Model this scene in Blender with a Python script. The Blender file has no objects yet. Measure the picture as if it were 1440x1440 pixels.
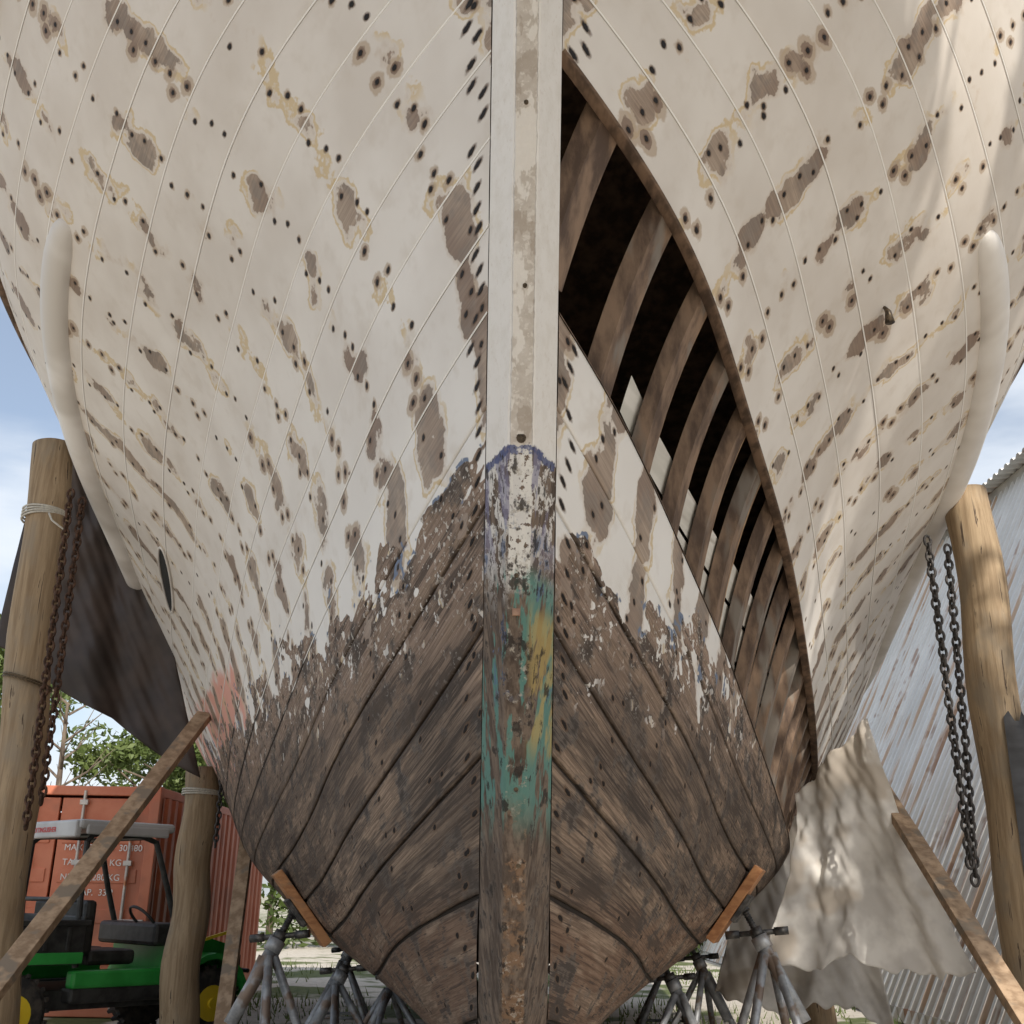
import bpy, math, random
import numpy as np
from mathutils import Vector, Matrix
random.seed(7); rng=np.random.default_rng(7)
scene=bpy.context.scene
SUN=Vector((0.27,-0.77,0.57)).normalized()

# ---------------------------------------------------------------- helpers
def empty(name,parent=None,loc=(0,0,0)):
    o=bpy.data.objects.new(name,None); scene.collection.objects.link(o); o.location=loc
    if parent: o.parent=parent
    return o
def mesh_obj(name,verts,faces,mat=None,parent=None,smooth=False):
    me=bpy.data.meshes.new(name); me.from_pydata([tuple(v) for v in verts],[],faces); me.update()
    if smooth: me.polygons.foreach_set('use_smooth',[True]*len(me.polygons))
    o=bpy.data.objects.new(name,me); scene.collection.objects.link(o)
    if mat: me.materials.append(mat)
    if parent: o.parent=parent
    return o
class Acc:
    "accumulates primitives to one mesh"
    def __init__(s): s.v=[]; s.f=[]
    def add(s,vs,fs):
        n=len(s.v); s.v+= [tuple(v) for v in vs]; s.f+=[tuple(i+n for i in f) for f in fs]
    def box(s,c,size,rot=None,ch=0.0):
        x,y,z=[a/2 for a in size]; R=rot if rot is not None else Matrix.Identity(3); c=Vector(c)
        if ch<=0:
            vs=[R@Vector((sx*x,sy*y,sz*z))+c for sx in(-1,1) for sy in(-1,1) for sz in(-1,1)]
            s.add(vs,[(0,1,3,2),(4,6,7,5),(0,4,5,1),(2,3,7,6),(0,2,6,4),(1,5,7,3)])
        else:
            import bmesh
            bm=bmesh.new(); bmesh.ops.create_cube(bm,size=1)
            for v in bm.verts: v.co=Vector((v.co.x*size[0],v.co.y*size[1],v.co.z*size[2]))
            bmesh.ops.bevel(bm,geom=bm.edges[:],offset=ch,segments=2,affect='EDGES',profile=0.5)
            bm.verts.index_update()
            s.add([R@v.co+c for v in bm.verts],[[v.index for v in f.verts] for f in bm.faces]); bm.free()
    def tube(s,pts,rad,n=10,cap=True,wob=0):
        pts=[Vector(p) for p in pts]
        if not hasattr(rad,'__len__'): rad=[rad]*len(pts)
        rings=[]; ref=None
        for i,p in enumerate(pts):
            d=(pts[min(i+1,len(pts)-1)]-pts[max(i-1,0)]).normalized()
            if ref is None:
                ref=Vector((1,0,0)) if abs(d.x)<.9 else Vector((0,1,0))
            a=(ref-d*ref.dot(d)).normalized(); b=d.cross(a); ref=a
            rings.append([p+(a*math.cos(2*math.pi*k/n)+b*math.sin(2*math.pi*k/n))*rad[i]*(1+wob*random.uniform(-1,1)) for k in range(n)])
        vs=[v for r in rings for v in r]; fs=[]
        for i in range(len(pts)-1):
            for k in range(n):
                k2=(k+1)%n; fs.append((i*n+k,i*n+k2,(i+1)*n+k2,(i+1)*n+k))
        if cap: fs.append(tuple(range(n))[::-1]); fs.append(tuple((len(pts)-1)*n+k for k in range(n)))
        s.add(vs,fs)
    def torus(s,c,ax,up,R,r,sx=1.0,n=14,m=6):
        ax=Vector(ax).normalized(); up=Vector(up); up=(up-ax*up.dot(ax)).normalized(); sd=ax.cross(up); c=Vector(c)
        vs=[];fs=[]
        for i in range(n):
            a=2*math.pi*i/n; cc=up*math.cos(a)*R*sx+sd*math.sin(a)*R; d=(up*math.cos(a)+sd*math.sin(a)).normalized()
            for j in range(m):
                b=2*math.pi*j/m; vs.append(c+cc+d*math.cos(b)*r+ax*math.sin(b)*r)
        for i in range(n):
            for j in range(m):
                fs.append((i*m+j,((i+1)%n)*m+j,((i+1)%n)*m+(j+1)%m,i*m+(j+1)%m))
        s.add(vs,fs)
    def obj(s,name,mat,parent=None,smooth=False):
        return mesh_obj(name,s.v,s.f,mat,parent,smooth)

class NT:
    def __init__(s,name):
        s.mat=bpy.data.materials.new(name); s.mat.use_nodes=True; s.t=s.mat.node_tree
        s.b=s.t.nodes['Principled BSDF']
    def n(s,typ,**k):
        nd=s.t.nodes.new(typ)
        for a,v in k.items(): setattr(nd,a,v)
        return nd
    def l(s,sock,inp):
        if isinstance(sock,(int,float)): inp.default_value=sock
        elif isinstance(sock,(tuple,list)):
            inp.default_value=tuple(sock)+((1,) if len(sock)==3 and inp.type=='RGBA' else ())
        else: s.t.links.new(sock,inp)
    def m(s,op,a,b=None,c=None,clamp=False):
        nd=s.n('ShaderNodeMath',operation=op); nd.use_clamp=clamp; s.l(a,nd.inputs[0])
        if b is not None: s.l(b,nd.inputs[1])
        if c is not None: s.l(c,nd.inputs[2])
        return nd.outputs[0]
    def ss(s,x,a,b,lo=0.,hi=1.):
        nd=s.n('ShaderNodeMapRange',interpolation_type='SMOOTHSTEP'); s.l(x,nd.inputs[0])
        s.l(a,nd.inputs[1]); s.l(b,nd.inputs[2]); s.l(lo,nd.inputs[3]); s.l(hi,nd.inputs[4]); return nd.outputs[0]
    def comb(s,x,y,z=0.):
        nd=s.n('ShaderNodeCombineXYZ'); s.l(x,nd.inputs[0]); s.l(y,nd.inputs[1]); s.l(z,nd.inputs[2]); return nd.outputs[0]
    def sep(s,v):
        nd=s.n('ShaderNodeSeparateXYZ'); s.l(v,nd.inputs[0]); return nd.outputs
    def noise(s,vec,scale=1.,detail=4.,rough=.55,dist=0.):
        nd=s.n('ShaderNodeTexNoise'); s.l(vec,nd.inputs['Vector']); nd.inputs['Scale'].default_value=scale
        nd.inputs['Detail'].default_value=detail; nd.inputs['Roughness'].default_value=rough; nd.inputs['Distortion'].default_value=dist
        return nd.outputs[0]
    def white(s,vec):
        nd=s.n('ShaderNodeTexWhiteNoise'); s.l(vec,nd.inputs['Vector']); return nd.outputs
    def mix(s,f,a,b,bt='MIX'):
        nd=s.n('ShaderNodeMix',data_type='RGBA',blend_type=bt); s.l(f,nd.inputs[0]); s.l(a,nd.inputs[6]); s.l(b,nd.inputs[7]); return nd.outputs[2]
    def pos(s): return s.n('ShaderNodeNewGeometry').outputs['Position']
    def objc(s): return s.n('ShaderNodeTexCoord').outputs['Object']
    def uv(s,name):
        return s.n('ShaderNodeUVMap',uv_map=name).outputs[0]
    def scale(s,v,sc):
        nd=s.n('ShaderNodeVectorMath',operation='MULTIPLY'); s.l(v,nd.inputs[0]); nd.inputs[1].default_value=sc; return nd.outputs[0]
    def bump(s,h,st=.3,d=.01):
        nd=s.n('ShaderNodeBump'); nd.inputs['Strength'].default_value=st; nd.inputs['Distance'].default_value=d
        s.l(h,nd.inputs['Height']); s.l(nd.outputs[0],s.b.inputs['Normal'])
    def out(s,col=None,rough=None,metal=None,spec=None):
        if col is not None: s.l(col,s.b.inputs['Base Color'])
        if rough is not None: s.l(rough,s.b.inputs['Roughness'])
        if metal is not None: s.l(metal,s.b.inputs['Metallic'])
        if spec is not None: s.l(spec,s.b.inputs['Specular IOR Level'])
        return s.mat

def simple(name,c1,c2,scale=(3,3,3),rough=.7,metal=0.,bump=.2,bd=.005,detail=3,c3=None,spec=None):
    t=NT(name); v=t.scale(t.objc(),scale); n=t.noise(v,1,detail,.6); f=t.ss(n,.35,.65)
    c=t.mix(f,c1,c2)
    if c3: c=t.mix(t.ss(t.noise(t.scale(t.objc(),tuple(a*.37+.1 for a in scale)),1,3,.6),.52,.62),c,c3)
    if bump>.05: t.bump(n,bump,bd)
    return t.out(c,rough,metal,spec)

# ---------------------------------------------------------------- hull form
def nspline(x,y,xq):
    x=np.array(x,float); y=np.array(y,float); n=len(x); h=np.diff(x)
    A=np.zeros((n,n)); r=np.zeros(n); A[0,0]=A[-1,-1]=1
    for i in range(1,n-1):
        A[i,i-1]=h[i-1]; A[i,i]=2*(h[i-1]+h[i]); A[i,i+1]=h[i]
        r[i]=6*((y[i+1]-y[i])/h[i]-(y[i]-y[i-1])/h[i-1])
    M=np.linalg.solve(A,r); xq=np.clip(np.asarray(xq,float),x[0],x[-1])
    i=np.clip(np.searchsorted(x,xq)-1,0,n-2); a=(x[i+1]-xq)/h[i]; b=(xq-x[i])/h[i]
    return a*y[i]+b*y[i+1]+((a**3-a)*M[i]+(b**3-b)*M[i+1])*h[i]**2/6
ZR=[.3,.5,.7,.95,1.2,1.4,1.88,2.67,3.41,4.31,5.2,6,7]
YR=[5.9,5.3,4.72,4.42,4.31,4.24,4.07,3.79,3.535,3.22,2.88,2.55,2.1]
def yr(z): return np.interp(z,ZR,YR)
HB=.13
ys=[4,5,6,7,8,10,12,15,19]
COL={.5:[None,None,.2,.26,.3,.35,.4,.4,.4],
.7:[None,None,.33,.48,.62,.85,.95,.98,.9],
.95:[None,.32,.58,.84,1.06,1.42,1.6,1.65,1.5],
1.2:[None,.47,.80,1.09,1.36,1.79,2.03,2.1,1.9],
1.5:[None,.60,.96,1.30,1.64,2.17,2.5,2.6,2.4],
1.75:[None,.66,1.05,1.42,1.76,2.36,2.75,2.9,2.7],
2.15:[None,.73,1.13,1.5,1.86,2.5,2.98,3.2,3.0],
2.85:[.3,.82,1.27,1.69,2.08,2.8,3.43,3.75,3.5],
3.75:[.55,1.11,1.62,2.10,2.55,3.33,3.85,4.05,3.9],
4.5:[.92,1.6,2.22,2.82,3.28,3.8,4.05,4.15,4.0],
5.2:[1.42,2.25,2.98,3.52,3.85,4.12,4.25,4.25,4.1],
6.0:[1.95,2.85,3.55,4.0,4.22,4.4,4.42,4.4,4.2],
7.0:[2.7,3.5,4.05,4.35,4.5,4.6,4.6,4.6,4.4]}
tg=np.arange(0,14.01,.1); zc=sorted(COL)
G0=[]
for z in zc:
    y0=float(yr(z)); X=[y0];Y=[HB]
    for a,b in zip(ys,COL[z]):
        if b is not None: X.append(a);Y.append(b)
    G0.append(nspline(np.array(X)-y0,Y,tg))
G0=np.array(G0); zg=np.arange(.4,7.01,.1)
G=np.array([nspline(zc,G0[:,j],zg) for j in range(len(tg))])   # [t,z]
for it in range(10):
    P=np.pad(G,1,mode='reflect',reflect_type='odd'); S=(P[:-2,1:-1]+P[2:,1:-1]+P[1:-1,:-2]+P[1:-1,2:])*.125+G*.5
    G[1:]=S[1:]
def cr(p0,p1,p2,p3,f): return p1+.5*f*(p2-p0+f*(2*p0-5*p1+4*p2-p3+f*(3*(p1-p2)+p3-p0)))
def B(y,z):
    y=np.asarray(y,float); z=np.asarray(z,float)
    t=np.clip(y-yr(z),0,13.8)/.1; w=np.clip((z-.4)/.1,0,len(zg)-1.001)
    i=np.minimum(t.astype(int),len(tg)-2); j=w.astype(int); f=t-i; g=w-j
    def row(ii):
        ii=np.clip(ii,0,len(tg)-1); J=lambda k: np.clip(j+k,0,len(zg)-1)
        return cr(G[ii,J(-1)],G[ii,J(0)],G[ii,J(1)],G[ii,J(2)],g)
    return cr(np.where(i==0,2*row(i)-row(i+1),row(i-1)),row(i),row(i+1),row(i+2),f)
def surf(y,z,off=0.):
    y=np.asarray(y,float); z=np.asarray(z,float); e=.03
    b=B(y,z); by=(B(y+e,z)-B(y,z))/e; bz=(B(y+e,z+e)-B(y+e,z-e))/(2*e)
    n=np.stack([np.ones_like(b),-by,-bz],-1); n/=np.linalg.norm(n,axis=-1,keepdims=True)
    P=np.stack([b,y,z],-1)+n*np.asarray(off)[...,None]
    return P,n
YEND=17.0
SY=[5,6,8,12,17]
SE=[ (.62,[.56,.5,.45,.42,.42]), (.97,[.86,.76,.66,.6,.6]), (1.40,[1.22,1.05,.88,.8,.8]), (1.88,[1.5,1.3,1.12,1.02,1.0]),
 (2.32,[1.78,1.53,1.31,1.2,1.18]), (2.74,[2.15,1.83,1.54,1.38,1.36]), (3.08,[2.5,2.18,1.8,1.55,1.5]), (3.41,[2.85,2.55,2.1,1.74,1.65]),
 (3.71,[3.15,2.87,2.4,1.94,1.85]),(4.01,[3.45,3.19,2.7,2.15,2.05]),(4.31,[3.75,3.5,3.0,2.38,2.25])]
top=(6.85,[6.35,6.15,5.8,5.15,5.0]); NA=9
for k in range(1,NA+1):
    f=k/NA; a=SE[10]; SE.append((a[0]+(top[0]-a[0])*f,[p+(q-p)*f for p,q in zip(a[1],top[1])]))
NS=140; s_=np.linspace(0,1,NS)**1.5
EY=[];EZ=[]
for z0,zs in SE:
    y0=float(yr(z0)); X=[y0]+SY; Y=[z0]+zs
    yy=y0+(YEND-y0)*s_; EY.append(yy); EZ.append(nspline(X,Y,yy))
IB,IA=7,10
FSP=.42
boat=empty('wooden_boat')

# ---------------------------------------------------------------- hull material
def hull_mat():
    t=NT('hull_planking'); u=t.sep(t.uv('uv')); u2=t.sep(t.uv('uv2')); U,V=u[0],u[1]; T,W=u2[0],u2[1]
    P=t.pos(); p=t.sep(P); Z=p[2]; side=t.m('SIGN',p[0])
    FS=FSP
    n40=t.noise(P,42,2,.6); n12=t.noise(P,12,3,.6); n2=t.noise(P,1.9,3,.55); n5=t.noise(P,5,3,.68)
    jit=t.m('MULTIPLY',t.m('SUBTRACT',t.white(t.comb(t.m('FLOOR',V),side,3.3))[0],.5),.05)
    Uj=t.m('DIVIDE',t.m('ADD',U,jit),FS); cu=t.m('FLOOR',Uj); cv=t.m('FLOOR',V)
    fx=t.m('FRACT',Uj); fy=t.m('FRACT',V); wn=t.n('ShaderNodeSeparateColor'); t.l(t.white(t.comb(cu,cv,side))[1],wn.inputs[0]); r1,r2,r3=wn.outputs
    def hole(cx,cy):
        dx=t.m('MULTIPLY',t.m('SUBTRACT',fx,cx),FS); dy=t.m('MULTIPLY',t.m('SUBTRACT',fy,cy),W)
        return t.m('SQRT',t.m('ADD',t.m('MULTIPLY',dx,dx),t.m('MULTIPLY',dy,dy)))
    d1=hole(t.m('MULTIPLY_ADD',r1,.12,.34),t.m('MULTIPLY_ADD',r2,.14,.12)); d2=hole(t.m('MULTIPLY_ADD',r2,.12,.52),t.m('MULTIPLY_ADD',r3,.16,.74))
    d3=t.m('ADD',hole(t.m('MULTIPLY_ADD',r3,.1,.40),t.m('MULTIPLY_ADD',r1,.16,.42)),t.m('MULTIPLY',t.m('GREATER_THAN',r2,.5),1.))
    d5=t.m('ADD',hole(t.m('MULTIPLY_ADD',r1,.09,.56),t.m('MULTIPLY_ADD',r3,.14,.22)),t.m('MULTIPLY',t.m('LESS_THAN',r3,.5),1.))
    s4=t.m('MULTIPLY',V,4.); rs=t.white(t.comb(t.m('FLOOR',s4),side,9.))[0]
    dyS=t.m('MULTIPLY',t.m('SUBTRACT',t.m('FRACT',s4),.5),t.m('MULTIPLY',W,.25)); dxS=t.m('SUBTRACT',T,t.m('MULTIPLY_ADD',rs,.07,.03))
    d4=t.m('SQRT',t.m('ADD',t.m('MULTIPLY',dyS,dyS),t.m('MULTIPLY',t.m('MULTIPLY',dxS,dxS),.5)))
    D3=t.m('MINIMUM',t.m('MINIMUM',d1,d2),t.m('MINIMUM',d3,d5)); D=t.m('MINIMUM',D3,d4); Dj=t.m('ADD',D,t.m('MULTIPLY',t.m('SUBTRACT',n40,.5),.016))
    hole_m=t.ss(Dj,.0095,.0135,1.,0.); rim=t.ss(Dj,.012,.022,1.,0.)
    Dn=t.m('ADD',D3,t.m('MULTIPLY',t.m('SUBTRACT',n12,.5),.07)); hr=t.m('MULTIPLY_ADD',t.m('MULTIPLY',r3,r1),.065,-.002)
    halo=t.ss(t.m('SUBTRACT',Dn,hr),.008,.020,1.,0.); core=t.ss(t.m('SUBTRACT',Dn,t.m('MULTIPLY',hr,.7)),.000,.006,1.,0.)
    fl=t.m('ABSOLUTE',t.m('SUBTRACT',fx,.48))
    sv=t.comb(t.m('ADD',t.m('MULTIPLY',cu,3.7),t.m('MULTIPLY',fx,1.4)),t.m('MULTIPLY',V,1.1),t.m('MULTIPLY',side,7.))
    pn=t.noise(sv,1,1,.5,.2); pn=t.m('SUBTRACT',pn,t.m('MULTIPLY',t.m('POWER',fl,1.7),1.7))
    near=t.ss(Z,2.5,3.9,.12,0.); stemb=t.ss(T,0.,.45,.08,0.)
    pv=t.m('ADD',t.m('ADD',pn,near),stemb)
    pv=t.m('ADD',pv,t.m('MULTIPLY',t.m('SUBTRACT',n12,.5),.30)); pv=t.m('ADD',pv,t.m('MULTIPLY',t.m('SUBTRACT',n5,.5),.12))
    patch=t.ss(pv,.55,.57); mant=t.ss(pv,.48,.555)
    ring=t.m('MULTIPLY',t.ss(pv,.450,.475),t.ss(pv,.495,.52,1.,0.)); ringm=t.m('MULTIPLY',ring,t.ss(n2,.45,.54))
    bn=t.noise(t.comb(t.m('MULTIPLY',U,2.6),t.m('MULTIPLY',V,1.35),side),1,3,.58)
    h=t.m('ADD',Z,t.m('MULTIPLY',t.m('SUBTRACT',bn,.5),1.45)); h=t.m('ADD',h,t.m('MULTIPLY',t.m('SUBTRACT',n12,.5),.13)); h=t.m('ADD',h,t.m('MULTIPLY',side,.06))
    h=t.m('SUBTRACT',h,t.m('MULTIPLY',t.ss(T,.1,1.1,.20,0.),t.ss(side,-1.,1.,1.,.3)))
    paint=t.ss(h,2.535,2.548); low=t.m('MULTIPLY',t.ss(h,2.1,2.35,.0,1.),t.ss(n12,.61,.63)); paint=t.m('MAXIMUM',paint,t.m('MULTIPLY',low,.85))
    blue=t.m('MULTIPLY',t.m('MULTIPLY',t.ss(h,2.52,2.53),t.ss(h,2.60,2.62,1.,0.)),t.ss(n5,.57,.61))
    g=t.noise(t.comb(t.m('MULTIPLY',U,2.6),t.m('MULTIPLY',V,30.),side),1,5,.74,.15); g2=t.noise(t.comb(t.m('MULTIPLY',U,1.3),t.m('MULTIPLY',V,2.4),side),1,3,.65)
    pr=t.white(t.comb(cv,side,1.7))[0]
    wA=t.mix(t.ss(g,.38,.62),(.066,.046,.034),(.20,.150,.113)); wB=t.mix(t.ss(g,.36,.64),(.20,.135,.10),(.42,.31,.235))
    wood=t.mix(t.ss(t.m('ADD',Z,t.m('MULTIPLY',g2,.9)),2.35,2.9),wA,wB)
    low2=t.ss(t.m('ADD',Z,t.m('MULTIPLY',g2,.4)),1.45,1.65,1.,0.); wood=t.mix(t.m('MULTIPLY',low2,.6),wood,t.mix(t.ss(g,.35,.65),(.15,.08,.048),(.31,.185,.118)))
    wood=t.mix(t.ss(g2,.51,.58,0.,.8),wood,t.mix(t.ss(g,.40,.60),(.17,.118,.084),(.40,.29,.205))); wood=t.mix(t.ss(n5,.52,.62,0.,.7),wood,t.mix(t.ss(g,.42,.58),(.13,.114,.10),(.33,.295,.255)))
    dk=t.ss(t.m('ADD',t.m('MULTIPLY',g,.6),t.m('MULTIPLY',n5,.6)),.63,.69,0.,.9); wood=t.mix(dk,wood,(.036,.028,.025))
    dk2=t.ss(t.m('ADD',t.m('MULTIPLY',g,.40),t.m('MULTIPLY',g2,.80)),.565,.50,0.,.78); wood=t.mix(dk2,wood,(.048,.037,.031))
    edge=t.m('MULTIPLY',t.m('MINIMUM',fy,t.m('SUBTRACT',1.,fy)),W); wood=t.mix(t.m('MULTIPLY',t.ss(t.m('ADD',edge,t.m('MULTIPLY',t.m('SUBTRACT',n12,.5),.06)),.002,.032,1.,0.),.7),wood,(.042,.028,.02))
    wood=t.mix(t.m('MULTIPLY',pr,.4),wood,(.10,.070,.051))
    wood=t.mix(t.m('MULTIPLY',t.ss(n40,.60,.65),t.ss(t.m('ADD',Z,n5),2.6,3.15,0.,.75)),wood,(.60,.56,.50))
    cw=t.mix(t.ss(n2,.3,.7),(.66,.605,.545),(.775,.73,.675)); cw=t.mix(t.m('MULTIPLY',pr,.22),cw,(.60,.55,.49))
    cw=t.mix(t.ss(Z,2.6,4.2,.65,0.),cw,(.82,.80,.765))  # paler low on the topsides: ground-bounce light put into the paint colour
    cw=t.mix(t.ss(Z,4.2,5.6,0.,.35),cw,(.60,.535,.465))  # darker beige towards the sheer: shade above the bounce light, painted in
    cw=t.mix(t.ss(n5,.50,.72,0.,.38),cw,(.58,.515,.44))
    red=t.m('MULTIPLY',t.ss(t.m('ADD',Z,t.m('MULTIPLY',bn,.3)),3.1,3.2,1.,0.),t.ss(p[1],7.6,7.9)); red=t.m('MULTIPLY',t.m('MULTIPLY',red,t.ss(n2,.40,.50)),t.m('LESS_THAN',side,0.))
    cw=t.mix(t.m('MULTIPLY',red,.7),cw,(.72,.21,.12))
    pc=t.mix(t.ss(n2,.35,.65),(.25,.175,.13),(.43,.335,.255)); pc=t.mix(t.ss(n5,.48,.62,0.,.7),pc,(.23,.195,.165)); pc=t.mix(t.ss(g,.42,.6,.4,0.),pc,(.13,.085,.06))
    cw=t.mix(t.m('MULTIPLY',mant,.5),cw,(.54,.44,.345))
    cw=t.mix(t.m('MULTIPLY',ringm,.85),cw,(.60,.46,.26))
    cw=t.mix(t.m('MULTIPLY',halo,.75),cw,(.44,.335,.235)); cw=t.mix(t.m('MULTIPLY',core,.82),cw,(.21,.14,.10)); cw=t.mix(t.m('MULTIPLY',patch,.92),cw,pc)
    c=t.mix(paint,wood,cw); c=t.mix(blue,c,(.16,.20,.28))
    c=t.mix(t.m('MULTIPLY',rim,.8),c,(.13,.08,.05)); c=t.mix(hole_m,c,(.014,.010,.008))
    hgt=t.m('SUBTRACT',t.m('MULTIPLY',g,t.ss(Z,2.9,2.4,.12,1.)),t.ss(D,.009,.013,1.,0.)); t.bump(hgt,.7,.007)
    return t.out(c,t.m('MULTIPLY_ADD',paint,-.2,.78),0.,.25)
HULL=hull_mat()
TIMBER=simple('weathered_frame_timber',(.085,.053,.036),(.25,.165,.108),(11,11,3.5),.8,bump=.5,c3=(.20,.17,.14),detail=5)
DARKWOOD=simple('raw_plank_edge',(.07,.042,.026),(.20,.125,.078),(9,5,30),.8,bump=.5)
CEIL=simple('ceiling_board_paint',(.58,.55,.48),(.70,.66,.59),(3,.8,14),.75,c3=(.38,.33,.27))

def grid(name,P,mat,parent,flip=False,uv=None,uv2=None,smooth=True):
    nu,nv=P.shape[:2]; idx=np.arange(nu*nv).reshape(nu,nv)
    a=idx[:-1,:-1].ravel();b=idx[1:,:-1].ravel();c=idx[1:,1:].ravel();d=idx[:-1,1:].ravel()
    F=np.stack([a,b,c,d] if not flip else [a,d,c,b],1)
    o=mesh_obj(name,P.reshape(-1,3),F.tolist(),mat,parent,smooth); me=o.data
    for nm,arr in(('uv',uv),('uv2',uv2)):
        if arr is None: continue
        l=me.uv_layers.new(name=nm); vi=np.zeros(len(me.loops),int); me.loops.foreach_get('vertex_index',vi)
        l.data.foreach_set('uv',arr.reshape(-1,2)[vi].astype(np.float32).ravel())
    return o
THK=.05
def plank(i,side,j0=0):
    y0,y1,z0,z1=EY[i][j0:],EY[i+1][j0:],EZ[i][j0:],EZ[i+1][j0:]
    w=np.hypot(z1-z0,B(y1,z1)-B(y0,z0))
    gp0=.0085 if i<6 else (.003 if i==6 else .0012); gp1=.0085 if i<5 else (.003 if i<7 else .0012)
    fr=[(0,-THK),(0,-.004),(.02,-.0008),(.06,0),(.2,.0),(.4,0),(.6,0),(.8,0),(.94,0),(.98,-.0008),(1,-.004),(1,-THK)]
    proud=random.uniform(-.0015,.0015); P=[];UV=[];UV2=[]
    rg_=np.random.default_rng(i*7+(side>0)); rag=np.convolve(rg_.standard_normal(len(y0)+8),np.ones(5)/5,'same')[4:-4]*(.0038 if i<6 else .0002)
    ww=np.maximum(w,.05)
    for f,off in fr:
        if f<.5: ff=np.maximum(f,(gp0+rag)/ww+(f>0)*.03*f) if f else (gp0+rag)/ww
        else: ff=np.minimum(f,1-(gp1+rag)/ww-(f<1)*.03*(1-f)) if f<1 else 1-(gp1+rag)/ww
        y=y0+(y1-y0)*ff; z=z0+(z1-z0)*ff
        crown=.0012*(1-(2*f-1)**2) if off==0 else 0
        p,n=surf(y,z,np.full_like(y,off+proud+crown)); p[:,0]*=side
        P.append(p); UV.append(np.stack([y,i+ff],-1)); UV2.append(np.stack([y-yr(z),w],-1))
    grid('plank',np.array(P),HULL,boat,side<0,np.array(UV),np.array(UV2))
for i in range(len(SE)-1):
    plank(i,-1)
    if IB<=i<IA: plank(i,1,int(np.searchsorted(EY[i],11.0)))
    else: plank(i,1)
putty=NT('seam_putty'); pz=putty.sep(putty.pos()); pf=putty.ss(putty.m('ADD',pz[2],putty.m('MULTIPLY',putty.noise(putty.pos(),3,3,.6),.8)),2.9,3.0)
PUT=putty.out(putty.mix(pf,(.025,.018,.014),(.90,.88,.84)),.8)
for i in range(1,len(SE)-1):
    for side in(-1,1):
        if side==1 and IB<=i<=IA: continue
        w=.0036 if i>6 else .010; off=.0026 if i>6 else -.014
        y,z=EY[i],EZ[i]; P=[]
        for k,(d,o) in enumerate([(-1,off-.003),(-.5,off),(.5,off),(1,off-.003)]):
            p,n=surf(y,z+d*w,np.full_like(y,o)); p[:,0]*=side; P.append(p)
        grid('seam_putty',np.array(P),PUT,boat,side<0)
for i,sgn in((IA,-1),(IB,1)):
    j=int(np.searchsorted(EY[i],11.0)); y,z=EY[i][:j],EZ[i][:j]; P=[]
    for d,o in((0.000,-.001),(0.003,.0005),(0.012 if i==IA else .006,.001)):
        p,n=surf(y,z-sgn*d,np.full_like(y,o+.004)); P.append(p)
    p0,n=surf(y,z+sgn*.001,np.full_like(y,.003)); p1,n=surf(y,z+sgn*.001,np.full_like(y,-THK-.002)); 
    grid('raw_edge',np.array([p1,p0]+P),DARKWOOD,boat,sgn>0)

# frames + ceiling
def seam_z(i,y): return np.interp(y,EY[i],EZ[i])
fa=Acc(); fb=Acc()
def frame(acc,y,side,wid,dep=.13,out=-.052):
    zl=max(.7,float(np.interp(-(y-.06),[-a for a in YR],ZR)) if y<5.2 else .7,float(seam_z(1,max(y,4.5))))
    zh=float(seam_z(len(SE)-1,y))-.05
    zz=np.linspace(zl,zh,50); rows=[]
    for dy,off in((-wid/2,out),(wid/2,out),(wid/2,out-dep),(-wid/2,out-dep)):
        yy=np.full_like(zz,y+dy); p,n=surf(yy,zz,np.zeros_like(zz)); nn=n.copy(); nn[:,1]=0; nn/=np.linalg.norm(nn,axis=1,keepdims=True)
        p=p+nn*off/np.clip(np.abs((n*nn).sum(1,keepdims=True)),.5,1)
        p[:,0]=np.maximum(p[:,0],.02); p[:,0]*=side; rows.append(p)
    n=len(zz); vs=np.concatenate(rows); fs=[]
    for k in range(4):
        k2=(k+1)%4
        for j in range(n-1): fs.append((k*n+j,k*n+j+1,k2*n+j+1,k2*n+j))
    acc.add(vs,fs)
y=FSP*7+.48*FSP
while y<14.5:
    frame(fa,y+random.uniform(-.012,.012),1,.085+random.uniform(-.004,.01),.064+random.uniform(-.008,.006))
    if y>4.0: frame(fb,y+.058,1,.022,.03,-.058)
    if y<9: frame(fa,y,-1,.085,.09)
    y+=FSP
fa.obj('frames',TIMBER,boat); fb.obj('frame_cleats',simple('brighter_cleat_timber',(.24,.14,.07),(.42,.28,.16),(11,11,4),.8,bump=.4,c3=(.12,.075,.05)),boat)
yy=np.linspace(4.2,14.5,70)
for k in range(9):
    f0,f1=k/9+.006,(k+1)/9-.006
    zl=seam_z(3,yy); zh=seam_z(IB,yy)+(seam_z(IA,yy)-seam_z(IB,yy))*(np.clip((yy-4.5)/3.,0,1)*.45+.42)
    P=[]
    for f in(f0,(f0+f1)/2,f1):
        p,n=surf(yy,zl+(zh-zl)*f,np.full_like(yy,-.132)); p[:,0]=np.maximum(p[:,0],.03); P.append(p)
    grid('ceiling_board',np.array(P),CEIL,boat)
dy=np.linspace(2.6,YEND,40); dz=seam_z(len(SE)-1,dy)-.35; db=B(dy,dz)-.06
grid('deck',np.array([np.stack([-db,dy,dz],-1),np.stack([db,dy,dz],-1)]),DARKWOOD,boat)
tz=np.linspace(.5,4.95,30); tb=B(np.full(30,YEND),tz)
grid('transom',np.array([np.stack([-tb,np.full(30,YEND),tz],-1),np.stack([tb,np.full(30,YEND),tz],-1)]),DARKWOOD,boat)

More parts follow.
